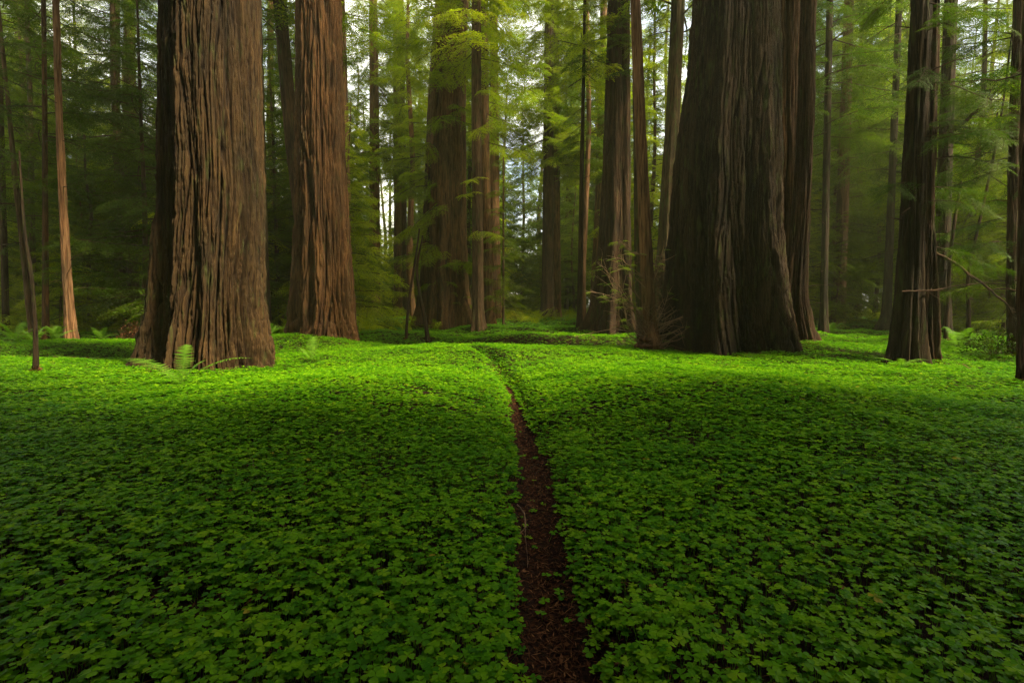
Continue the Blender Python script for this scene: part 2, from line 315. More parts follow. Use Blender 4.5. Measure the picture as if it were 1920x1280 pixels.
def make_trunk(Y, pts, top, nth, dz, depth, bsc=1.0, flare=(0, 1), lobes=0, seed=0, bulge=()):
    """pts: (photo row, photo column, photo width) up the trunk at distance Y; returns V,Q,ridge,base,axis"""
    W = []
    for py, cx, wd in pts:
        P, t = at(cx, py, Y); W.append((P[2], P[0], wd * t / F / 2 * math.cos(math.atan((cx - 960) / F))))
    W = np.array(sorted(W)); zg = float(ground(W[0, 1], Y)); z0 = zg - .35
    zt = W[-1, 0]; sl_ = (W[-1, 1] - W[-2, 1]) / (W[-1, 0] - W[-2, 0]); sl_ = max(-.06, min(.06, sl_))
    rt = W[-1, 2]
    if top > zt + 1: W = np.vstack([W, [top, W[-1, 1] + sl_ * (top - zt), rt * .28]])
    else: top = zt
    zv = min(top, EYE + Y * .68 + .8)
    z = np.arange(z0, zv, dz)
    if top > zv + .1: z = np.concatenate([z, np.linspace(zv, top, 30)])
    def sm(c):
        zz = np.linspace(z0 - 1, top + 1, 600); v = np.interp(zz, W[:, 0], c); k = max(1, int(.5 / (zz[1] - zz[0])))
        vp = np.concatenate([np.full(k, v[0]), v, np.full(k, v[-1])]); ker = np.hanning(2 * k + 3)[1:-1]; ker /= ker.sum()
        return zz, np.convolve(vp, ker, 'valid')
    zz, cx = sm(W[:, 1]); _, rr = sm(W[:, 2])
    X0 = np.interp(z, zz, cx); r = np.interp(z, zz, rr); hgt = np.maximum(z - zg, 0)
    r = r * (1 + flare[0] * np.exp(-hgt / flare[1]))
    th = np.linspace(0, 2 * np.pi, nth, endpoint=False); TH, Z = np.meshgrid(th, z)
    Rr = np.repeat(r[:, None], nth, 1)
    fl = np.exp(-np.maximum(Z - zg, 0) / (1.0 + r[0] * .8))
    lob = .035 * np.cos(5 * TH + seed) + .03 * np.cos(8 * TH + 2 * seed + Z * .08) + .02 * np.cos(13 * TH + Z * .15 + seed * 3)
    Rr = Rr * (1 + lobes * lob * (1 + 3.4 * fl))
    cx_, sy_ = np.cos(TH), np.sin(TH)
    bx, by = cx_ * r.mean(), sy_ * r.mean()
    h = bark_surface(bx + seed * 3.1, by, Z, depth, bsc, seed * 17)
    # plate slabs and coarse, torn bark toward the root
    Rr = Rr + depth * (h - 1) * (1 + 1.0 * fl)
    for (zc, azc, rad, amt) in bulge:
        da = np.angle(np.exp(1j * (TH - R(azc)))) * r.mean()
        Rr = Rr + amt * np.exp(-(da ** 2 + ((Z - zc) * .8) ** 2) / rad ** 2) * (1 + .5 * noise(bx / .1, by / .1, Z / .1, 77))
    bxc = X0[:, None]; V = np.stack([bxc + Rr * cx_, Y + Rr * sy_, Z], -1)
    base = np.array([np.interp(zg, zz, cx), Y, zg]); V = V.reshape(-1, 3) - base
    m = len(z); i = np.arange(m - 1)[:, None] * nth; j = np.arange(nth)[None]; j2 = (j + 1) % nth
    Q = np.stack([i + j, i + j2, i + nth + j2, i + nth + j], -1).reshape(-1, 4)
    def axis(hh): return np.array([np.interp(hh + zg, zz, cx) - base[0], 0, hh])
    def rad(hh): return float(np.interp(hh + zg, zz, rr))
    return V, Q, h.ravel(), base, axis, rad
TREES = []
def tree(name, label, Y, pts, top=34, bark='bark_slim', nth=40, dz=.14, depth=.015, bsc=.6, flare=(.25, .5), lobes=.6, crown=None, leaf='needle', group=None, cat='tree', bulge=(), stubs=0):
    seed = len(TREES) + 1
    if Y > 25 and bark == 'bark_gold': bark = 'bark_mid'  # distant trunks swap to the bark lightened as if lit
    V, Q, h, base, axis, rad = make_trunk(Y, pts, top, nth, dz, depth, bsc, flare, lobes, seed, bulge)
    o = empty(name, tuple(base)); tag(o, label, cat, group)
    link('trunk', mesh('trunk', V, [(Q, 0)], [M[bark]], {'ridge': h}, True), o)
    if 38 < Y < 50 and crown and abs(pts[0][1] - 960) < 320: crown = list(crown) + [(13, 26, 14, 4.2, 4.0, -5, -10, 'mid')]
    if 25 < Y and abs(pts[0][1] - 960) < 330: leaf = 'needle_light'  # far central crowns get the needle colour that imitates backlight
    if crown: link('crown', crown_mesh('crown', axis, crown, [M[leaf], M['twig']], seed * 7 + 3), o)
    if stubs:
        r2 = np.random.RandomState(seed + 500)
        for k in range(stubs):
            hh = r2.uniform(1.5, 14); az = r2.uniform(0, 6.28); L = r2.uniform(.3, 1.3); e = r2.uniform(-.4, .5)
            d = np.array([math.cos(az) * math.cos(e), math.sin(az) * math.cos(e), math.sin(e)]); p = axis(hh) + d * rad(hh) * .8
            P = p + d * np.linspace(0, L, 6)[:, None] + np.cumsum(r2.normal(0, .03, (6, 3)), 0); v, q = tube(P, .016 * np.linspace(1, .2, 6), 4)
            link('dead_branch', mesh('dead_branch', v, [(q, 0)], [M['twig']]), o)
    TREES.append((base, rad, o, axis))
    return o
BIG = dict(nth=520, dz=.03, depth=.13, bsc=.85, lobes=.9)
def hi(h0, h1, n, l, lod='coarse'): return [(h0, h1, n, l, l * .35, 5, -5, lod)]
# --- the giants -------------------------------------------------------------
tree('giant_redwood', 'huge golden brown redwood trunk with deep furrows, fern at its dark flared base', 11.3,
     [(700, 404, 246), (640, 401, 222), (560, 401, 208), (450, 403, 202), (350, 404, 198), (200, 402, 194), (0, 400, 190)], 38, 'bark_gold',
     crown=hi(22, 36, 26, 4.6), flare=(.03, .35), **BIG)
tree('giant_redwood', 'reddish brown redwood trunk with sorrel mound and small burls at its foot', 17.2,
     [(632, 612, 124), (590, 612, 118), (500, 609, 110), (350, 604, 100), (200, 601, 92), (0, 600, 86)], 38, 'bark_red', nth=340, dz=.04, depth=.15, bsc=.95, lobes=1.0, flare=(.03, .3),
     crown=hi(17, 37, 44, 5.5), bulge=((.35, 262, .2, .12), (.7, 285, .2, .10), (.2, 300, .3, .18)))
tree('giant_redwood', 'wide redwood trunk in the centre half covered by hanging green sprays', 30.0,
     [(612, 842, 92), (560, 838, 84), (400, 837, 78), (200, 839, 71), (0, 848, 62)], 40, 'bark_gold', nth=200, dz=.07, depth=.08, bsc=1.3, lobes=1.5, flare=(.05, .8),
     crown=hi(20, 38, 30, 5.0) + [(2.5, 19, 22, 3.4, 3.6, -8, -14, 'fine', 265, 75), (1.0, 4, 5, 2, 2, 10, 0, 'fine', 300, 40)], leaf='needle_light')
tree('giant_redwood', 'tapering dark redwood trunk with spreading foot behind the twiggy slim tree', 25.0,
     [(622, 1150, 84), (590, 1151, 72), (520, 1153, 62), (400, 1156, 55), (200, 1159, 47), (0, 1161, 41)], 38, 'bark_dark', nth=180, dz=.06, depth=.075, bsc=1.2, lobes=1.6, flare=(.05, .6),
     crown=hi(18, 36, 30, 5.0) + [(12, 19, 8, 3, 3, 0, -10, 'mid', 250, 70)])
tree('giant_redwood', 'colossal near-black redwood trunk, the widest trunk of all, with pale bark strips', 13.6,
     [(676, 1379, 232), (640, 1376, 220), (560, 1369, 210), (450, 1363, 202), (300, 1366, 194), (150, 1375, 176), (0, 1381, 160)], 38, 'bark_black',
     crown=hi(27, 36, 14, 4.0), flare=(.02, .4), **dict(BIG, depth=.13, lobes=1.3, nth=480))
tree('giant_redwood', 'warm brown redwood trunk fused to the right side of the colossal dark one', 15.4,
     [(655, 1482, 100), (600, 1476, 88), (500, 1467, 76), (350, 1465, 72), (150, 1467, 66), (0, 1470, 62)], 36, 'bark_red', nth=260, dz=.035, depth=.08, bsc=1.1, lobes=1.2, flare=(.03, .4),
     crown=hi(17, 34, 30, 5.0))
tree('leaning_redwood', 'dark leaning trunk crossing in front of the brown one fused to the colossal trunk', 13.9,
     [(662, 1496, 80), (610, 1492, 62), (560, 1488, 48), (450, 1498, 38), (300, 1508, 35), (150, 1512, 33), (0, 1516, 31)], 32, 'bark_dark', nth=180, dz=.035, depth=.055, bsc=.7, lobes=1.2, flare=(.05, .4),
     crown=hi(13, 30, 26, 4.0), stubs=6)
# --- left side --------------------------------------------------------------
tree('young_redwood', 'slender pale brown trunk lit from the side, standing alone at the left', 18.0,
     [(642, 134, 27), (560, 128, 21), (400, 119, 18), (200, 110, 16), (0, 105, 15)], 30, 'bark_pale', nth=90, dz=.05, depth=.035, bsc=.6, crown=hi(14, 30, 26, 3.2, 'mid'), stubs=9)
tree('dead_sapling', 'thin bare crooked brown stem rising from the sorrel at far left', 9.4,
     [(712, 67, 14), (640, 67, 11), (560, 63, 9.5), (505, 58, 9), (450, 47, 8), (380, 42, 6), (280, 36, 4)], 0, 'bark_black', nth=20, dz=.05, depth=.006, bsc=.3, flare=(.1, .2), crown=None, stubs=4)
tree('slim_tree', 'slim brown trunk leaning left behind the thin bare crooked stem', 21.0,
     [(640, 62, 13), (560, 52, 13), (450, 42, 13), (330, 28, 12), (220, 18, 10), (0, -5, 9)], 22, 'bark_slim', nth=28, crown=[(5, 21, 34, 2.6, 1.4, 0, 0, 'mid')], stubs=9)
tree('slim_tree', 'dark slim trunk at the very left edge of the wood', 23.0,
     [(632, 12, 16), (400, 6, 14), (150, 0, 12), (0, -6, 11)], 26, 'bark_dark', nth=28, crown=[(4, 25, 40, 3.0, 1.5, 0, 0, 'mid')], stubs=9)
tree('slim_tree', 'reddish slim straight trunk just left of the pale lit one', 20.5,
     [(628, 86, 15), (400, 85, 12), (200, 84, 11), (0, 82, 10)], 28, 'bark_red', nth=32, crown=hi(8, 26, 34, 2.8, 'mid'), stubs=9)
tree('slim_tree', 'dark slim trunk between the leaning one and the reddish straight one', 27.0,
     [(622, 64, 13), (400, 60, 12), (200, 57, 11), (0, 50, 10)], 28, 'bark_dark', nth=28, crown=[(6, 27, 40, 3.2, 1.5, 0, 0, 'mid')], stubs=9)
tree('redwood_tree', 'dark straight trunk in deep shade between the pale slender one and the golden giant', 36.0,
     [(606, 246, 34), (400, 245, 28), (100, 243, 24), (0, 242, 22)], 36, 'bark_dark', nth=48, depth=.04, bsc=1, crown=[(4, 34, 55, 4.0, 2.0, 0, -5, 'mid')])
tree('redwood_tree', 'brown slim trunk close beside the dark straight one in the left shade', 33.0,
     [(610, 224, 18), (400, 220, 14), (100, 219, 12), (0, 219, 12)], 32, 'bark_slim', nth=32, crown=[(5, 31, 45, 3.4, 1.6, 0, -5, 'mid')], stubs=9)
tree('slim_tree', 'crooked dark understory stem in the shade left of the dark straight trunk', 26.0,
     [(616, 168, 9), (470, 165, 9), (400, 172, 7), (330, 160, 6), (250, 158, 5)], 0, 'bark_dark', nth=20, crown=[(2, 8.5, 26, 2.4, 1.2, 5, 5, 'mid')])
tree('redwood_tree', 'grey green trunk peeping out behind the right edge of the golden giant', 19.5,
     [(630, 486, 44), (400, 482, 38), (200, 478, 36), (0, 474, 34)], 34, 'bark_moss', nth=72, depth=.04, bsc=.9, crown=hi(13, 32, 34, 4, 'mid'))
tree('leaning_redwood', 'dark trunk leaning right, partly hidden by the reddish giant', 23.0,
     [(615, 590, 34), (450, 570, 30), (270, 548, 28), (150, 537, 27), (0, 524, 26)], 32, 'bark_dark', nth=60, depth=.03, bsc=.8, crown=hi(12, 30, 36, 4.0, 'mid'))
tree('redwood_tree', 'brown trunk just showing past the right edge of the reddish giant', 27.0,
     [(615, 655, 24), (400, 648, 22), (150, 642, 20), (0, 638, 18)], 34, 'bark_gold', nth=48, depth=.03, bsc=.8, crown=hi(15, 33, 30, 3.5, 'mid'))
# --- centre -----------------------------------------------------------------
tree('redwood_tree', 'straight pale brown trunk standing alone between the reddish giant and the double trunk', 42.0,
     [(600, 703, 27), (560, 702, 23), (400, 703, 20), (200, 702, 18), (0, 700, 16)], 38, 'bark_gold', nth=40, depth=.04, bsc=1, crown=[(11, 36, 42, 4.0, 2.2, -5, -10, 'mid')])
tree('redwood_tree', 'left half of the hazy double trunk left of the central giant', 46.0,
     [(602, 747, 17), (400, 746, 15), (0, 742, 12)], 40, 'bark_gold', nth=32, depth=.04, bsc=1, crown=[(12, 38, 36, 4.0, 2.2, -5, -10, 'mid')])
tree('redwood_tree', 'right half of the hazy double trunk left of the central giant', 47.0,
     [(602, 759, 13), (400, 757, 12), (0, 752, 10)], 40, 'bark_slim', nth=32, depth=.03, bsc=1, crown=[(13, 38, 36, 4.0, 2.2, -5, -10, 'mid')])
tree('bent_sapling', 'bare dark sapling bent in an arc, foot in the bright sorrel before the central giant', 18.5,
     [(638, 802, 9), (600, 797, 7.5), (560, 788, 6.5), (510, 781, 5.5), (480, 784, 4.5), (440, 794, 3)], 0, 'bark_dark', nth=14, dz=.06, depth=.004, bsc=.3, flare=(.1, .2), crown=None)
tree('bent_sapling', 'thinner bare sapling leaning right behind the arched one', 20.0,
     [(618, 762, 6), (560, 767, 5.5), (500, 777, 5), (427, 787, 3)], 0, 'bark_dark', nth=12, dz=.06, depth=.003, bsc=.3, flare=(.1, .2), crown=None)
tree('slim_tree', 'tall slim dark trunk standing in front of the central giant at its right', 25.5,
     [(618, 897, 26), (590, 896, 22), (400, 895, 20), (200, 893, 19), (0, 893, 17)], 34, 'bark_slim', nth=56, dz=.08, depth=.03, bsc=.7, crown=[(13, 33, 40, 3.8, 1.8, -5, -10, 'mid'), (4, 12, 5, 1.8, 1.8, -8, -14, 'fine', 240, 60)], leaf='needle_light')
tree('redwood_tree', 'brown trunk half hidden right behind the tall slim dark one', 34.0,
     [(606, 915, 26), (500, 913, 20), (300, 910, 17), (0, 908, 14)], 36, 'bark_gold', nth=44, depth=.04, bsc=1, crown=[(12, 34, 40, 3.8, 2, -5, -10, 'mid')])
tree('redwood_tree', 'pale hazy trunk with flared foot, second right of the tall slim dark one', 40.0,
     [(600, 932, 24), (560, 930, 20), (400, 928, 18), (200, 927, 17), (0, 925, 15)], 38, 'bark_pale', nth=44, depth=.04, bsc=1, crown=[(14, 36, 42, 4.2, 2.2, -5, -10, 'mid')])
tree('sapling', 'pencil thin straight stem in the haze right of the central trunks', 33.0,
     [(610, 944, 4.5), (400, 944, 3.8), (290, 944, 2.5)], 0, 'bark_slim', nth=12, dz=.2, depth=.004, crown=[(1, 11, 26, 1.8, .8, 0, 0, 'mid')], leaf='needle_light')
tree('redwood_tree', 'dark brown trunk in the bright gap at the centre right, paler twin beside it', 42.0,
     [(598, 1027, 30), (570, 1027, 24), (400, 1028, 21), (200, 1029, 19), (0, 1030, 17)], 38, 'bark_dark', nth=44, depth=.05, bsc=1, crown=[(12, 36, 44, 4.4, 2.2, -5, -10, 'mid')])
tree('redwood_tree', 'paler slim twin touching the dark brown trunk in the bright gap', 44.0,
     [(600, 1045, 15), (400, 1044, 13), (0, 1043, 11)], 36, 'bark_gold', nth=32, depth=.03, crown=[(12, 34, 30, 3.6, 2, -5, -10, 'mid')])
tree('slim_tree', 'very slim straight dark pole with fine bare upper twigs, left of the tapering trunk', 26.0,
     [(621, 1086, 11), (500, 1088, 9.5), (300, 1091, 8), (100, 1095, 6), (0, 1096, 5)], 22, 'bark_dark', nth=24, dz=.15, depth=.006, crown=[(12, 21, 24, 3.0, 1.2, 0, 0, 'mid')], stubs=12)
tree('redwood_tree', 'pale hazy trunk directly behind the left side of the tapering dark trunk', 42.0,
     [(600, 1112, 17), (400, 1122, 15), (100, 1130, 14), (0, 1132, 13)], 36, 'bark_gold', nth=32, depth=.03, crown=[(11, 34, 40, 4, 2, -5, -10, 'mid')])
TWIGGY = tree('slim_redwood', 'slim brown trunk in front with twiggy burl and sprouting branches round its foot', 13.9,
     [(668, 1222, 36), (640, 1221, 28), (580, 1216, 26), (450, 1210, 24), (300, 1203, 22), (100, 1195, 21), (0, 1191, 19)], 28, 'bark_pale', nth=90, dz=.04, depth=.022, bsc=.5, flare=(.15, .2),
     crown=[(16, 27, 12, 2.6, 1.6, 0, -5, 'mid')], bulge=((.25, 200, .25, .18), (.35, 250, .2, .1)))
tree('slim_redwood', 'darker slim trunk right behind the twiggy one', 14.8,
     [(650, 1207, 22), (500, 1199, 20), (300, 1197, 19), (0, 1192, 16)], 28, 'bark_moss', nth=60, dz=.06, depth=.02, bsc=.5, crown=hi(17, 26, 10, 2.6, 'mid'))
tree('burled_redwood', 'pale ribbed trunk with a shaggy brown burl, left of the colossal black trunk', 21.5,
     [(612, 1240, 34), (500, 1248, 34), (400, 1251, 30), (200, 1263, 27), (0, 1272, 26)], 34, 'bark_moss', nth=90, dz=.06, depth=.035, bsc=.8, crown=hi(12, 32, 34, 4, 'mid'), bulge=((2.6, 290, .55, .3), (1.6, 280, .5, .25)))
# --- right side -------------------------------------------------------------
tree('slim_tree', 'slim dark trunk in the wood just right of the dark leaning one', 24.0,
     [(626, 1544, 20), (560, 1545, 15), (300, 1550, 14), (0, 1556, 13)], 30, 'bark_black', nth=40, dz=.1, depth=.02, crown=[(9, 29, 40, 3.4, 1.6, 0, -5, 'mid')], stubs=16)
tree('redwood_tree', 'dark trunk with one orange brown lit edge, second right of the dark leaning one', 33.0,
     [(602, 1570, 30), (500, 1576, 25), (300, 1583, 23), (0, 1592, 20)], 34, 'bark_red', nth=48, dz=.12, depth=.035, bsc=.9, crown=[(10, 33, 46, 4, 2, -5, -10, 'mid')], stubs=8)
tree('redwood_tree', 'thin grey brown trunk in the wood, third right of the dark leaning one', 42.0,
     [(598, 1611, 11), (300, 1613, 10), (0, 1616, 8)], 34, 'bark_slim', nth=24, crown=[(8, 33, 44, 3.6, 1.8, -5, -10, 'mid')])
tree('redwood_tree', 'straight black trunk standing clear left of the ragged near trunk', 27.0,
     [(612, 1661, 22), (500, 1666, 17), (300, 1674, 15), (0, 1686, 13)], 32, 'bark_black', nth=40, dz=.1, depth=.03, crown=[(8, 31, 46, 3.8, 1.8, 0, -5, 'mid')], bulge=((.2, 200, .4, .25),), stubs=9)
tree('ragged_redwood', 'near dark trunk at the right with ragged flared base and bare twigs', 10.8,
     [(698, 1694, 76), (650, 1696, 62), (560, 1702, 52), (450, 1708, 47), (300, 1714, 46), (0, 1727, 42)], 32, 'bark_black', nth=200, dz=.03, depth=.04, bsc=.8, lobes=1.6, flare=(.02, .3),
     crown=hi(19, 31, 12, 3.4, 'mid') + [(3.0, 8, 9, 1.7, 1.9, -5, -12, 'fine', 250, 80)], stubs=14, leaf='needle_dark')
tree('ragged_redwood', 'reddish ragged trunk joined to the right side of the near dark one', 11.2,
     [(680, 1735, 48), (600, 1737, 40), (540, 1738, 40), (450, 1737, 32), (300, 1741, 29), (0, 1752, 26)], 28, 'bark_dark', nth=140, dz=.03, depth=.05, bsc=.7, lobes=1.8, flare=(.02, .3),
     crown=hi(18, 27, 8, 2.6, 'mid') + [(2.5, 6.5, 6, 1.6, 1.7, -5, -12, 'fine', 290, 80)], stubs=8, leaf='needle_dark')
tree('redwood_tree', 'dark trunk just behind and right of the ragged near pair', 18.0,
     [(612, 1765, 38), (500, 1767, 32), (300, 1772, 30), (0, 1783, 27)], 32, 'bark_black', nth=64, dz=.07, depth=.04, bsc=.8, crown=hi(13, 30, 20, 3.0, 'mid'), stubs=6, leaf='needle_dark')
tree('bent_sapling', 'thin dark stem bowed in a long curve up toward the right corner', 15.5,
     [(592, 1817, 9), (540, 1814, 8), (500, 1817, 7), (400, 1840, 6.5), (300, 1862, 6), (200, 1880, 5), (100, 1893, 4), (0, 1905, 3)], 0, 'bark_dark', nth=14, dz=.1, depth=.004, crown=[(5, 9.5, 9, 2.2, 1.6, 0, -5, 'fine')], leaf='needle_dark')
tree('bent_sapling', 'short dark stem leaning steeply right beside the trunk behind the ragged pair', 17.0,
     [(600, 1775, 9), (480, 1781, 8), (400, 1792, 7), (335, 1803, 5)], 0, 'bark_dark', nth=14, dz=.1, depth=.004, crown=[(2.5, 5.2, 8, 1.6, 1.2, 5, 0, 'fine')])
tree('redwood_tree', 'black trunk at the right edge of the view, foot in the sorrel', 8.1,
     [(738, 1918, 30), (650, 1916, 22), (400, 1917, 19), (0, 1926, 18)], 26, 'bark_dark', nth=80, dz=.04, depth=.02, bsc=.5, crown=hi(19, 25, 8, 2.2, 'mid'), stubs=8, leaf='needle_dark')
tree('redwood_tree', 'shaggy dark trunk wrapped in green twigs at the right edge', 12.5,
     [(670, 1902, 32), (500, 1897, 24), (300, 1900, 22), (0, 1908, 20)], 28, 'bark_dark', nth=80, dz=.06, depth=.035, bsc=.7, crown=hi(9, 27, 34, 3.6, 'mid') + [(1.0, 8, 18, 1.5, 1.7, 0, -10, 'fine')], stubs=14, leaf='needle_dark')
# ------------------------------------------------------------------ more of the wood: slim background redwoods (copies)
def straight_tree(name, r0, H, bark, crown, seed, leaf='needle', nth=24):
    z = np.linspace(-.4, H, 60); th = np.linspace(0, 2 * np.pi, nth, endpoint=False); TH, Z = np.meshgrid(th, z)
    r = r0 * (1 - .72 * np.clip(Z / H, 0, 1)) * (1 + .5 * np.exp(-np.maximum(Z, 0) / .6))
    h = bark_surface(np.cos(TH) * r0 + seed * 5, np.sin(TH) * r0, Z, .02, .6, seed * 13)
    bend = np.array([.4 * noise(z / 9, seed * 3.7, 0, 4), .4 * noise(z / 9, seed * 3.7, 5, 4)]); bend -= bend[:, :1]
    rr = r * (1 + .05 * np.cos(5 * TH + seed)) + .12 * r0 * (h - 1)
    V = np.stack([bend[0][:, None] + rr * np.cos(TH), bend[1][:, None] + rr * np.sin(TH), Z], -1).reshape(-1, 3)
    i = np.arange(59)[:, None] * nth; j = np.arange(nth)[None]; j2 = (j + 1) % nth
    Q = np.stack([i + j, i + j2, i + nth + j2, i + nth + j], -1).reshape(-1, 4)
    o = empty(name, (0, 0, 0)); link('trunk', mesh('trunk', V, [(Q, 0)], [M[bark]], {'ridge': h.ravel()}, True), o)
    ax = lambda hh: np.array([np.interp(hh, z, bend[0]), np.interp(hh, z, bend[1]), hh])
    link('crown', crown_mesh('crown', ax, crown, [M[leaf], M['twig']], seed * 7 + 3), o)
    return o
rng = np.random.RandomState(77)
def free(x, y, d=1.2):
    return all((x - b[0]) ** 2 + (y - b[1]) ** 2 > (d + r(1)) ** 2 for b, r, _, _ in TREES) and all((x - a) ** 2 + (y - b) ** 2 > d * d for a, b in PLACED)
PLACED = []
def scatter(protos, n, ymin, ymax, xlim, label, cat, group, d=1.5, smin=.8, smax=1.2, keep=None):
    k = 0; tries = 0
    while k < n and tries < 4000:
        tries += 1; y = math.sqrt(rng.uniform(ymin ** 2, ymax ** 2)); x = rng.uniform(-xlim, xlim) * y
        if not free(x, y, d) or (keep and not keep(x, y)): continue
        p = protos[k] if k < len(protos) else copy_tree(protos[rng.randint(len(protos))])
        p.location = (x, y, float(ground(x, y)) - .03); p.rotation_euler = (0, 0, rng.uniform(0, 6.28)); s = rng.uniform(smin, smax); p.scale = (s, s, s)
        tag(p, label, cat, group); PLACED.append((x, y)); k += 1
SW = [straight_tree('slim_redwood', .32, 34, 'bark_slim', [(5, 33, 85, 4.2, 1.8, 0, -8, 'coarse')], 101), straight_tree('slim_redwood', .45, 38, 'bark_gold', [(7, 37, 85, 4.8, 2.0, 0, -8, 'coarse')], 102, 'needle_light'),
      straight_tree('slim_redwood', .22, 28, 'bark_dark', [(4, 27, 75, 3.6, 1.4, 0, -8, 'coarse')], 103)]
scatter(SW, 84, 42, 90, 1.15, 'hazy straight redwood far back in the wood', 'tree', 'distant redwoods beyond the clearing', 2.2)
YG = [straight_tree('young_conifer', .07, 9, 'bark_slim', [(.6, 8.8, 62, 2.4, .7, 0, 5, 'mid')], 111, 'needle_light', 12), straight_tree('young_conifer', .10, 13, 'bark_slim', [(1.2, 12.6, 74, 3.0, .8, 0, 5, 'mid')], 112, 'needle', 12),
      straight_tree('young_conifer', .05, 6, 'bark_slim', [(.3, 5.8, 46, 1.9, .5, 0, 5, 'mid')], 113, 'needle_light', 12), straight_tree('young_conifer', .12, 17, 'bark_slim', [(2.0, 16.5, 84, 3.2, .8, 0, 0, 'mid')], 114, 'needle', 12)]
scatter(YG, 130, 21, 60, 1.15, 'small bushy young conifer among the trunks behind the clearing', 'young tree', 'young conifers under the redwoods', 1.3, .8, 1.3,
        lambda x, y: (abs(x / y - .02) > .30 or y > 44) and not (.5 < x / y < .85 and y < 30))
HM = [straight_tree('understory_hemlock', .16, 26, 'bark_slim', [(3.5, 25.5, 90, 4.0, .8, -2, 0, 'mid')], 131, 'needle_light', 14), straight_tree('understory_hemlock', .2, 30, 'bark_dark', [(5, 29, 90, 4.4, 1.0, -2, 0, 'mid')], 132, 'needle', 14)]
scatter(HM, 56, 25, 64, 1.15, 'tall dense green conifer filling the space between far trunks', 'tree', 'dense conifers between the far trunks', 2.0, .8, 1.15, lambda x, y: (abs(x / y - .0) > .32 or y > 56) and not (4 < x < 24 and y < 36))
# unseen trees added beside and behind the camera to shade the foreground
OV = [straight_tree('redwood_tree', .7, 26, 'bark_dark', [(7, 25, 90, 6.0, 3.5, 5, -5, 'coarse')], 121), straight_tree('redwood_tree', .6, 23, 'bark_dark', [(6, 22, 90, 5.5, 3, 5, -5, 'coarse')], 122)]
for i, (x, y) in enumerate([(6, -5), (13, -4.5), (20, -4), (27, -3.5), (0, -6), (-9.5, -1), (9.5, -6.2), (-3.2, -3.6), (3.4, -4.4), (-6.5, -.8), (5.6, -3.4), (-7, -7), (7, -10), (16, -10), (-16, 3)]):
    p = OV[i] if i < 2 else copy_tree(OV[i % 2]); p.location = (x, y, float(ground(x, y)) - .03); p.rotation_euler = (0, 0, i * 1.3)
    tag(p, 'unseen redwood added to shade the near sorrel beside the viewer', 'tree', 'unseen shade redwoods around the viewpoint'); PLACED.append((x, y))
p = copy_tree(HM[0]); p.location = (9.2, 34, float(ground(9.2, 34)) - .03); tag(p, 'tall green conifer filling the gap left of the colossal black trunk', 'tree'); p['group'] = 'dense conifers between the far trunks'; p.scale = (1, 1, 1)
for k, (x, y) in enumerate([(-17, -2), (-20, 5), (-14, -11), (-6, -15), (3, -16), (12, -15), (20, -10), (24, -1), (25, 2.5), (-22, 12), (-10, -18), (28, 8), (18, -18), (8, -20)]):  # unseen conifers added to block low skylight from the sides and behind
    p = copy_tree(HM[k % 2]); p.location = (x, y, float(ground(x, y)) - .03); p.rotation_euler = (0, 0, k * 1.1); p.scale = (1.2, 1.2, .8)
    tag(p, 'unseen dense conifer added beside or behind the viewer to block low sky', 'tree', 'unseen sky-blocking conifers around the viewpoint')
MT = [straight_tree('slim_redwood', .24, 32, 'bark_pale', [(11, 31, 36, 3.2, 1.4, 0, -8, 'mid')], 141), straight_tree('slim_redwood', .16, 26, 'bark_black', [(9, 25, 34, 2.8, 1.2, 0, -8, 'mid')], 142), straight_tree('slim_redwood', .3, 34, 'bark_mid', [(12, 33, 36, 3.6, 1.6, 0, -8, 'mid')], 143, 'needle_light')]
scatter(MT, 20, 30, 46, .98, 'slim straight redwood among the middle distance trunks', 'tree', 'slim redwoods in the middle distance', 1.6, .8, 1.1, lambda x, y: not (-.14 < x / y < .12))
# ------------------------------------------------------------------ far wood
acc = Acc(); r2 = np.random.RandomState(9); br = LODS['coarse'][0]
for k in range(2300):
    y = r2.uniform(70, 105); x = r2.uniform(-1.25, 1.25) * y; z = r2.uniform(0, 1) ** 1.6 * 26 + .3
    if z > 10 and abs(x / y - .0) < .3 and r2.uniform() < .5: continue
    X, a, wv, wq = br[r2.randint(len(br))]; s = r2.uniform(1.3, 2.6); Rm = rot_z(r2.uniform(0, 6.28)) @ rot_y(R(r2.normal(0, 12)))
    acc.quads(X @ Rm.T * s + [x, y, z], 0, np.clip(a * .7 + r2.uniform(0, .4), 0, 1))
for k in range(900):
    y = r2.uniform(66, 100); x = r2.uniform(-.4, .4) * y; X, a, wv, wq = br[r2.randint(len(br))]; s = r2.uniform(.9, 1.8); Rm = rot_z(r2.uniform(0, 6.28)) @ rot_y(R(r2.normal(0, 14)))
    acc.quads(X @ Rm.T * s + [x, y, r2.uniform(.2, 1) ** 1.3 * 10], 0, np.clip(a * .7 + r2.uniform(0, .4), 0, 1))
for k in range(70):
    y = r2.uniform(72, 104); x = r2.uniform(-1.2, 1.2) * y; v, q = tube([[x, y, -.5], [x + r2.normal(0, .4), y, 15], [x + r2.normal(0, .8), y, 32]], [r2.uniform(.3, .8), .3, .1], 8); acc.add(v, q, 1, .5)
tag(link('far_wood', acc.mesh('far_wood', [M['needle_light'], M['bark_slim']])), 'mass of hazy conifers closing the view', 'wood', kind='stuff')
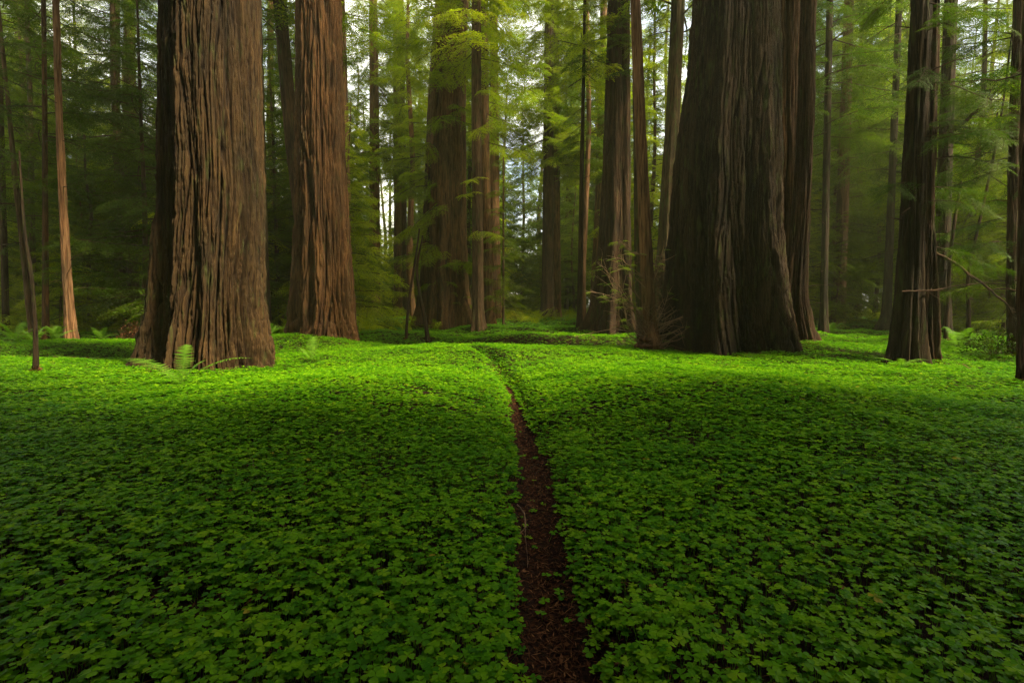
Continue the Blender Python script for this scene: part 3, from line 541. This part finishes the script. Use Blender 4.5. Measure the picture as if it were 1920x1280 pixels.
# ------------------------------------------------------------------ low undergrowth at the foot of the wood
acc = Acc(); spr = LODS['mid'][1]; spc = LODS['fine'][1]
for k in range(1500):
    y = math.sqrt(r2.uniform(21 ** 2, 62 ** 2)); x = r2.uniform(-1.15, 1.15) * y
    if (abs(x / y - .02) < .16 and y < 34) or (.48 < x / y < .8 and y < 36): continue
    if noise(x / 5, y / 5, 2, 8) < -.12 or not free(x, y, .1): continue
    g = float(ground(x, y))
    for q_ in range(4):
        S, st = spr[r2.randint(len(spr))]; s = r2.uniform(.4, 1.0); Rm = rot_z(r2.uniform(0, 6.28)) @ rot_y(-R(r2.uniform(15, 75))) @ rot_x(R(r2.normal(0, 20)))
        acc.quads(S @ Rm.T * s + [x + r2.normal(0, .25), y + r2.normal(0, .25), g - .02 + r2.uniform(0, .35)], 0, np.clip(r2.uniform(.2, .9) + r2.normal(0, .1, len(S)), 0, 1))
tag(link('undergrowth', acc.mesh('undergrowth', [M['needle_light']])), 'low tangled green undergrowth at the foot of the wood', 'undergrowth', kind='stuff')
# ------------------------------------------------------------------ redwood sorrel carpet
def leaflet(detail):
    if detail == 2:   # heart-shaped, creased down the middle
        half = np.array([[0, 0, 0], [.38, .34, .06], [.78, .47, .05], [1.0, .30, .0], [.86, 0, -.06], [.45, 0, -.02]])
        fa = [[0, 5, 1, 1], [5, 4, 2, 1], [4, 3, 2, 2]]
        V = np.vstack([half, half * [1, -1, 1]]); q = [[0, 5, 1], [5, 4, 2], [5, 2, 1], [4, 3, 2]]
        T = np.array(q + [[c + 6 if c not in (0,) else 6 for c in f][::-1] for f in q]); return V, T
    V = np.array([[0, 0, 0], [.7, .48, .05], [.86, 0, -.05], [.7, -.48, .05]]); return V, np.array([[0, 2, 1], [0, 3, 2]])
def sorrel(rs, x, y, size, hgt, detail, stems):
    N = len(x); z = ground(x, y) + hgt; V0, T0 = leaflet(detail); nv = len(V0)
    tilt = rs.normal(0, .13, (N, 2)); yaw = rs.uniform(0, 6.28, N); rv = np.clip(rs.normal(.46, .27, N) + .25 * noise(x / 1.1, y / 1.1, 0, 31), 0, .88)
    rv = np.where(rs.uniform(size=N) < .002, 1.0, rv)
    Vs, Ts, As = [], [], []
    for k in range(3):
        a = yaw + k * 2.094 + rs.normal(0, .09, N); s = size * rs.uniform(.85, 1.12, N); dro = rs.normal(.08, .10, N)
        lx, ly, lz = V0[:, 0][None] * s[:, None], V0[:, 1][None] * s[:, None] * 1.22, V0[:, 2][None] * s[:, None] * rs.uniform(.2, 1.6, (N, 1))
        lz = lz - dro[:, None] * lx
        gx = lx * np.cos(a)[:, None] - ly * np.sin(a)[:, None]; gy = lx * np.sin(a)[:, None] + ly * np.cos(a)[:, None]
        gz = lz + gx * tilt[:, :1] + gy * tilt[:, 1:]
        Vs.append(np.stack([gx + x[:, None], gy + y[:, None], gz + z[:, None]], -1).reshape(-1, 3))
        Ts.append((T0[None] + (np.arange(N) * nv)[:, None, None] + k * N * nv).reshape(-1, 3)); As.append(np.repeat(np.clip(rv + rs.normal(0, .02, N), 0, 1), nv))
    V = np.concatenate(Vs); T = np.concatenate(Ts); A = np.concatenate(As)
    if stems:
        w_ = .0011; b = np.stack([x + rs.normal(0, .02, N), y + rs.normal(0, .02, N), ground(x, y) - .01], -1); t = np.stack([x, y, z], -1)
        S = np.stack([b - [w_, 0, 0], b + [w_, 0, 0], t + [w_ * .6, 0, 0], t - [w_ * .6, 0, 0]], 1).reshape(-1, 3)
        SQ = np.arange(N * 4).reshape(N, 4) + len(V)
        ST = np.concatenate([SQ[:, [0, 1, 2]], SQ[:, [0, 2, 3]]]); V = np.concatenate([V, S]); T = np.concatenate([T, ST]); A = np.concatenate([A, np.full(N * 4, .75)])
    return V, T, A
def carpet(rs, ymin, ymax, dens, size, detail, stems, xl=1.12, extra=2.0):
    xm = ymax * xl + extra; n = int((ymax - ymin) * 2 * xm * dens); x = rs.uniform(-xm, xm, n); y = rs.uniform(ymin, ymax, n)
    ok = np.abs(x) < y * xl + extra
    d = path_d(x, y); edge = .128 - .085 * sstep(4, 8.5, y) + .035 * noise(x * 3, y * 3, 0, 21)
    onp = (d < edge) & (y < 9.3 + .5 * noise(x, y, 0, 3)); stray = rs.uniform(size=n) < .02
    ok &= ~onp | stray
    gap = noise(x / .45, y / .45, 4, 22) + .5 * noise(x / .16, y / .16, 4, 23)
    ok &= rs.uniform(size=n) > sstep(.5, .9, gap) * .9
    for (gx, gy, rx, ry) in BARE: ok &= (((x - gx) / rx) ** 2 + ((y - gy) / ry) ** 2) > 1 + .5 * noise(x * 2, y * 2, 0, 24)
    for b, r, _, _ in TREES:
        if b[1] < ymax + 2: ok &= (x - b[0]) ** 2 + (y - b[1]) ** 2 > (r(.1) * 1.02) ** 2
    x, y = x[ok], y[ok]; d = path_d(x, y)
    hg = .075 + .045 * noise(x / .6, y / .6, 0, 25) + rs.normal(0, .018, len(x)); hg = np.clip(hg, .02, .2) * np.where(y < 13.5, .45 + .55 * sstep(.1, .3, d), 1)
    return sorrel(rs, x, y, size * rs.uniform(.7, 1.25, len(x)) * (1 + .15 * noise(x / 1.5, y / 1.5, 0, 26)), hg, detail, stems)
BARE = [(8.95, 14.3, 1.1, .8), (10.0, 11.4, .7, .4), (-3.0, 16.8, .8, .5), (-8.4, 12.6, .5, .5), (-9.6, 11.9, .35, .2), (11.2, 22, 1, 1.2)]
rs = np.random.RandomState(4)
parts = [carpet(rs, .5, 5.5, 1250, .0238, 2, True), carpet(rs, 5.5, 10, 900, .0290, 2, False), carpet(rs, 10, 17, 620, .035, 1, False, 1.12, 1.5), carpet(rs, 17, 30, 130, .062, 1, False, 1.12, 1), carpet(rs, 30, 60, 26, .14, 1, False, 1.1, 0)]
o_ = 0; Vs, Ts, As = [], [], []
for V, T, A in parts: Vs.append(V); Ts.append(T + o_); As.append(A); o_ += len(V)
tag(link('sorrel_carpet', mesh('sorrel_carpet', np.concatenate(Vs), [(np.concatenate(Ts), 0)], [M['sorrel']], {'rnd': np.concatenate(As)})), 'dense green three-leaved sorrel covering the forest floor', 'ground cover', kind='stuff')
# ------------------------------------------------------------------ needle litter on the trail and under the leaves
acc = Acc(); n = 16000; y = rs.uniform(.8, 1, n); y = .9 + 12 * rs.uniform(size=n) ** 1.8; x = path_x(y) + rs.normal(0, .10, n)
L = rs.uniform(.012, .055, n); a = rs.uniform(0, 6.28, n); wd = rs.uniform(.0012, .0035, n) * (1 + (rs.uniform(size=n) < .04) * 1.6)
d = np.stack([np.cos(a), np.sin(a), rs.normal(0, .22, n)], -1); p = np.stack([x, y, ground(x, y) + rs.uniform(.012, .028, n)], -1)
wv = np.stack([-np.sin(a), np.cos(a), rs.normal(0, .5, n)], -1) * wd[:, None]
acc.quads(np.stack([p - d * L[:, None] / 2, p + wv, p + d * L[:, None] / 2, p - wv], 1), 0, np.clip(rs.beta(1.6, 2.4, n), 0, 1))
for b, r, _, _ in TREES:
    if b[1] > 22: continue
    n = 1500; a = rs.uniform(0, 6.28, n); q_ = r(.15) * (1.0 + .28 * np.abs(rs.normal(0, 1, n))); x = b[0] + q_ * np.cos(a); y = b[1] + q_ * np.sin(a)
    L = rs.uniform(.03, .14, n); a = rs.uniform(0, 6.28, n); d = np.stack([np.cos(a), np.sin(a), rs.normal(0, .4, n)], -1); wv = np.stack([-np.sin(a), np.cos(a), rs.normal(0, .5, n)], -1) * rs.uniform(.002, .009, n)[:, None]
    p = np.stack([x, y, ground(x, y) + .02 + .16 * np.exp(-(q_ / r(.15) - 1) * 6) * rs.uniform(0, 1, n)], -1)
    acc.quads(np.stack([p - d * L[:, None] / 2, p + wv, p + d * L[:, None] / 2, p - wv], 1), 0, rs.uniform(0, 1, n))
n = 14000; y = .9 + 8 * rs.uniform(size=n); x = rs.uniform(-1.1, 1.1, n) * (y + 1); L = rs.uniform(.03, .09, n); a = rs.uniform(0, 6.28, n); wd = rs.uniform(.0015, .004, n)
d = np.stack([np.cos(a), np.sin(a), rs.normal(0, .15, n)], -1); p = np.stack([x, y, ground(x, y) + rs.uniform(.006, .02, n)], -1); wv = np.stack([-np.sin(a), np.cos(a), rs.normal(0, .4, n)], -1) * wd[:, None]
acc.quads(np.stack([p - d * L[:, None] / 2, p + wv, p + d * L[:, None] / 2, p - wv], 1), 0, rs.uniform(0, 1, n))
tag(link('needle_litter', acc.mesh('needle_litter', [M['dead_leaf']])), 'brown needle and bark litter strewn along the narrow trail', 'litter', kind='stuff')
# ------------------------------------------------------------------ ferns
def fern(px, py, Y, size, fronds, label, dead=0, group=None):
    P, _ = at(px, py, Y); x, y = float(P[0]), Y; o = empty('sword_fern', (x, y, float(ground(x, y)) + .12)); tag(o, label, 'fern', group); r3 = np.random.RandomState(int(px + py))
    for (az, el, ln) in fronds:
        acc = Acc(); t = np.linspace(0, 1, 26); L = ln * size; az_, el_ = R(az), R(el)
        hx = L * (t * math.cos(el_) + .25 * t * t * math.cos(el_)); hz = L * (t * math.sin(el_) - .28 * t * t * t)
        S = np.stack([hx * math.cos(az_), hx * math.sin(az_), hz], -1); v, q = tube(S, .004 * np.linspace(1.2, .3, 26), 4); acc.add(v, q, 0, .5)
        T = unit(np.gradient(S, axis=0)); side = unit(np.cross(T, [0, 0, 1.])); side += r3.normal(0, .03, side.shape)
        pl = .20 * L * np.sin(np.pi * (t * .9 + .08)) ** .7
        for s in (-1, 1):
            for sh in (0,):
                B = S[:-1] * (1 - sh) + S[1:] * sh; D = unit(side[:-1] * s + T[:-1] * .25 + r3.normal(0, .06, (25, 3)) - [0, 0, .12]); l = pl[:-1, None] * r3.uniform(.85, 1.1, (25, 1)); wv = T[:-1] * l * .085
                acc.quads(np.stack([B - wv, B + D * l * .6 - wv * .6, B + D * l, B + wv], 1), 0, np.clip(r3.normal(.55, .2, 25), 0, 1))
        link('frond', acc.mesh('frond', [M['fern']]), o)
    return o
fern(342, 726, 8.0, 1.1, [(172, 36, 1.0), (95, 80, .75), (12, 38, .95), (40, 60, .5), (265, 35, .35)], 'fern with three bright arching fronds before the golden giant')
fern(585, 682, 11.5, .72, [(95, 80, 1.0), (160, 50, .7), (20, 48, .6), (250, 60, .6)], 'upright pale green fern below the mound at the reddish giant')
fern(1690, 688, 9.8, .7, [(170, 30, .8), (10, 25, .8), (230, 40, .6), (300, 20, .6)], 'low fern in front of the ragged near pair')
for i, (px, py, Y, s, lb) in enumerate([(30, 640, 15.5, .9, 'dim fern at the far left behind the dark hollow'), (62, 636, 17, .9, 'dim fern between the bare stem and the reddish slim trunk'), (105, 638, 16.5, .8, 'fern just left of the pale slender trunk'),
                                       (1735, 640, 13.5, .9, 'bright fern behind the ragged near pair'), (1800, 645, 14, 1.0, 'large fern between the near pair and the shaggy trunk'), (1850, 640, 15, .9, 'fern left of the shaggy trunk at the right edge'),
                                       (190, 632, 20, .8, 'small fern right of the pale slender trunk'), (510, 640, 16, .6, 'small dark fern right beside the golden giant'), (1560, 612, 25, .9, 'fern at the foot of the orange edged trunk')]):
    fern(px, py, Y, s, [(k * 51 + i * 13, 38 + 14 * ((k + i) % 3), .8 + .1 * (k % 3)) for k in range(7)], lb)
# ------------------------------------------------------------------ sprouts and bare twigs round the slim trunk's foot
def curve_pts(p, d, L, n, r3, wob=.12, up=.0):
    P = [np.array(p, float)]; d = np.array(d, float)
    for _ in range(n):
        d = unit(d + r3.normal(0, wob, 3) + [0, 0, up]); P.append(P[-1] + d * L / n)
    return np.array(P)
r3 = np.random.RandomState(21); acc = Acc(); base = TREES[[t[2] for t in TREES].index(TWIGGY)][0]
def sprout(p, d, L, leafy, acc, r3, rad_=.018, up=.05):
    P = curve_pts(p, d, L, 8, r3, .16, up); v, q = tube(P, rad_ * np.linspace(1, .2, 9), 5); acc.add(v, q, 0, .5)
    for k in range(2, 8):
        if r3.uniform() < .95:
            dd = unit(P[min(k + 1, 8)] - P[k] + r3.normal(0, .08, 3)) ; s = r3.choice([-1, 1]); dd = unit(dd / (np.linalg.norm(dd)) + np.cross(dd, [0, 0, 1.]) * s * .9)
            Q_ = curve_pts(P[k], dd, L * r3.uniform(.2, .4), 5, r3, .2, .02); v, q = tube(Q_, rad_ * .45 * np.linspace(1, .3, 6), 4); acc.add(v, q, 0, .5)
            if leafy > r3.uniform():
                S, st = spc[r3.randint(len(spc))]; az = math.atan2(dd[1], dd[0]); s_ = r3.uniform(.15, .30)
                acc.quads(S @ (rot_z(az) @ rot_x(R(r3.normal(0, 12)))).T * s_ * [1, 1, 1] + Q_[2], 1, np.clip(r3.normal(.8, .1, len(S)), 0, 1))
    return P
for (px, py, az, el, L, lf) in [(1205, 600, 185, 25, 1.5, .9), (1200, 560, 190, 38, 1.2, .9), (1208, 620, 182, 5, 1.5, .9), (1200, 640, 178, 3, 1.1, .7), (1200, 590, 170, 45, 1.4, .8), (1210, 540, 170, 50, 1.0, .9), (1205, 520, 188, 30, .9, 1), (1212, 480, 185, 10, .7, 1),
                               (1235, 610, 355, 22, 1.2, .0), (1232, 620, 5, 30, .8, .0), (1230, 600, 10, 45, .7, .1), (1235, 630, 350, 10, .7, .1), (1228, 650, 340, 15, .8, .8), (1240, 600, 20, 12, .9, 0)]:
    P, t = at(px, py, base[1] - .12)
    if lf > .5: sprout(P - base + r3.normal(0, .12, 3), [math.cos(R(az + r3.normal(0, 12))) * math.cos(R(el)), math.sin(R(az)) * math.cos(R(el)) - .3, math.sin(R(el * .7))], L * 1.2, lf, acc, r3)
    sprout(P - base, [math.cos(R(az)) * math.cos(R(el)), math.sin(R(az)) * math.cos(R(el)) - .15, math.sin(R(el))], L * 1.35, lf, acc, r3)
for k in range(150):
    a_ = r3.uniform(0, 6.28); z_ = r3.uniform(0, .9); p = [math.cos(a_) * .17, math.sin(a_) * .17, z_]
    P = curve_pts(p, [math.cos(a_), math.sin(a_), r3.uniform(-.1, 1.0)], r3.uniform(.3, 1.0), 6, r3, .3, .05); v, q = tube(P, .009 * np.linspace(1, .4, 7), 4); acc.add(v, q, 0, .5)
sprm = acc.mesh('basal_sprouts', [M['dead'], M['sprout']]); link('basal_sprouts', sprm, TWIGGY)
# shaggy twigs on the burl beside the colossal trunk
BUR = [t for t in TREES if t[2]['label'].startswith('pale ribbed')][0]; acc = Acc()
for k in range(260):
    a_ = R(r3.uniform(190, 360)); z_ = r3.uniform(.8, 3.6); p = [math.cos(a_) * .62, math.sin(a_) * .62, z_]
    P = curve_pts(BUR[3](z_) * [1, 1, 0] + p, [math.cos(a_), math.sin(a_), r3.uniform(-.5, .9)], r3.uniform(.2, .6), 5, r3, .35, -.03); v, q = tube(P, .013 * np.linspace(1, .4, 6), 3); acc.add(v, q, 0, .5)
link('burl_twigs', acc.mesh('burl_twigs', [M['bark_pale']]), BUR[2])
# burl sprouts at the reddish giant's foot
# ------------------------------------------------------------------ fallen and hanging branches
def branch(name, label, pts, rr, mat='twig', twigs=6, cat='branch', seed=1, leafy=0):
    r3 = np.random.RandomState(seed); P = np.array([at(a, b, c)[0] for a, b, c in pts]); t = np.linspace(0, 1, len(P)); tt = np.linspace(0, 1, 30)
    C_ = np.stack([np.interp(tt, t, P[:, i]) for i in range(3)], -1) + np.cumsum(r3.normal(0, rr * .25, (30, 3)), 0); o0 = C_[0].copy(); C_ = C_ - o0
    acc = Acc(); v, q = tube(C_, rr * np.linspace(1, .3, 30), 7); acc.add(v, q)
    for k in range(twigs):
        i = r3.randint(4, 29); d = unit(np.gradient(C_, axis=0)[i]) + r3.normal(0, .6, 3); Q_ = curve_pts(C_[i], unit(d), r3.uniform(.3, 1.1), 6, r3, .2, -.03); v, q = tube(Q_, rr * .3 * np.linspace(1, .3, 7), 4); acc.add(v, q)
        if leafy:
            S, st = spc[r3.randint(len(spc))]; acc.quads(S @ rot_z(math.atan2(d[1], d[0])).T * r3.uniform(.4, .8) + Q_[3], 1, np.clip(r3.normal(.4, .2, len(S)), 0, 1))
    o = link(name, acc.mesh(name, [M[mat], M['needle']]), None, tuple(o0)); tag(o, label, cat); return o
branch('dead_branch', 'dead branch arching down from the ragged pair toward the right edge', [(1752, 474, 11.2), (1790, 492, 11.2), (1840, 528, 11.2), (1875, 560, 11.3), (1905, 600, 11.5)], .035, twigs=12, seed=3)
branch('dead_branch', 'long bare branch slanting up into the top right corner', [(1750, 265, 11.2), (1800, 232, 11), (1850, 192, 10.8), (1905, 135, 10.6), (1960, 90, 10.4)], .04, twigs=12, seed=4, leafy=1)
branch('dead_branch', 'thin horizontal broken branch reaching right from the ragged pair', [(1690, 548, 10.5), (1750, 546, 10.6), (1800, 536, 10.8), (1850, 530, 11)], .02, twigs=8, seed=5)
tag_tw = [('curved tan twig sticking up from the sorrel left of the trail, the longest', [(668, 1140, 2.3), (688, 1080, 2.5), (692, 1030, 2.75), (688, 1008, 2.9)]), ('short tan twig standing in the sorrel far left of the trail', [(492, 916, 3.45), (480, 890, 3.6), (475, 865, 3.75)]),
          ('pale arched twig lying on the sorrel right of the trail', [(1257, 736, 7.1), (1268, 718, 7.5), (1290, 711, 7.9), (1312, 712, 8.1)]), ('bent twig at the left margin of the trail', [(970, 945, 2.95), (985, 960, 2.9), (990, 985, 2.8), (978, 1000, 2.75)]),
          ('pale dry stem in the dark gap low left of the trail', [(880, 1222, 1.85), (895, 1190, 1.95), (912, 1165, 2.05)]), ('small twig in the sorrel just below the sunlit strip at right', [(1805, 682, 9.6), (1818, 690, 9.6), (1826, 702, 9.5)])]
for i, (lb, pts) in enumerate(tag_tw): branch('twig', lb, pts, .0035 + .0006 * pts[0][2], 'dead', 1, 'twig', 30 + i)
# fallen mossy logs seen behind
def log(name, label, a, b, r, mat, seed):
    x = np.linspace(a[0], b[0], 60); y = np.linspace(a[1], b[1], 60); P = np.stack([x, y, ground(x, y) + r * .6], -1); v, q = tube(P, r * (1 + .1 * np.sin(np.arange(60) * .4)), 28)
    n_ = noise(v[:, 0] / .3, v[:, 1] / .3, v[:, 2] / .08, seed); c = np.repeat(P, 28, 0); v = c + (v - c) * (1 + .18 * n_[:, None]); o0 = P[0].copy()
    o = link(name, mesh(name, v - o0, [(q, 0), (np.arange(28)[None, ::-1], 0), (np.arange(28)[None] + 59 * 28, 0)], [M[mat]], {'ridge': np.clip(.5 + n_, 0, 1)}, True), None, tuple(o0)); tag(o, label, 'log')
log('fallen_log', 'orange brown fallen log lying behind the ferns at right', (19.5, 25.5), (25, 26.5), .25, 'bark_red', 4)
log('fallen_log', 'small dark fallen log in the hollow at far left', (-12.2, 13.6), (-10.6, 13.3), .10, 'bark_red', 6)
# yellow shrub in the centre distance
def shrub(name, label, px, py, Y, r, mat, seed, n=60, cat='shrub'):
    P, _ = at(px, py, Y); x = float(P[0]); g = float(ground(x, Y)); o = empty(name, (x, Y, g)); r3 = np.random.RandomState(seed); acc = Acc(); ac2 = Acc()
    for k in range(n):
        d = unit(np.array([*r3.normal(0, 1, 2), abs(r3.normal(0, .8)) + .3])); e = d * r * r3.uniform(.5, 1); Q_ = curve_pts([0, 0, 0], d, np.linalg.norm(e), 4, r3, .15); v, q = tube(Q_, .008 * np.linspace(1, .3, 5), 3); ac2.add(v, q)
        m = 16; b = Q_[-1] + r3.normal(0, r * .14, (m, 3)); dd = unit(r3.normal(0, 1, (m, 3)) + [0, 0, -.2]); wv = unit(np.cross(dd, r3.normal(0, 1, (m, 3)))); s = r3.uniform(.06, .11, (m, 1)) * max(.7, r)
        acc.quads(np.stack([b, b + dd * s * .5 + wv * s * .3, b + dd * s, b + dd * s * .5 - wv * s * .3], 1), 0, r3.uniform(0, 1, m))
    link('foliage', acc.mesh('foliage', [M[mat]]), o); link('stems', ac2.mesh('stems', [M['twig']]), o); tag(o, label, cat)
shrub('yellow_shrub', 'small yellow leaved shrub in the bright gap behind the clearing', 966, 592, 37, .9, 'yellow_leaf', 3)
shrub('dark_bush', 'dark tangled bush at the foot of the shaggy trunk on the right edge', 1862, 640, 12.5, .7, 'needle_dark', 5, 60, 'bush')
shrub('dry_bush', 'low brown dry bush right of the pale slender trunk', 246, 620, 20, .7, 'dead_leaf', 6, 60, 'bush')
shrub('green_shrub', 'small round green shrub behind the mound beside the reddish giant', 720, 606, 27, .8, 'needle_light', 7, 70)
# ------------------------------------------------------------------ air
hz = bpy.data.materials.new('forest_air'); hz.use_nodes = True; t = hz.node_tree; t.nodes.remove(t.nodes['Principled BSDF'])
pv = t.nodes.new('ShaderNodeVolumePrincipled'); pv.inputs['Color'].default_value = (.96, .97, .60, 1); pv.inputs['Density'].default_value = .0007; pv.inputs['Anisotropy'].default_value = .35
t.links.new(pv.outputs[0], t.nodes['Material Output'].inputs['Volume'])
x0, x1, y0, y1, z0, z1 = -262, 264, -64, 304, -2.2, 46
V = np.array([[x, y, z] for x in (x0, x1) for y in (y0, y1) for z in (z0, z1)]); Qh = np.array([[0, 1, 3, 2], [4, 6, 7, 5], [0, 4, 5, 1], [2, 3, 7, 6], [0, 2, 6, 4], [1, 5, 7, 3]])
tag(link('haze', mesh('haze', V, [(Qh, 0)], [hz])), 'pale green haze filling the wood', 'haze', kind='stuff')
print('polys', sum(len(o.data.polygons) for o in bpy.data.objects if o.type == 'MESH'), 'unique', sum(len(m.polygons) for m in bpy.data.meshes))
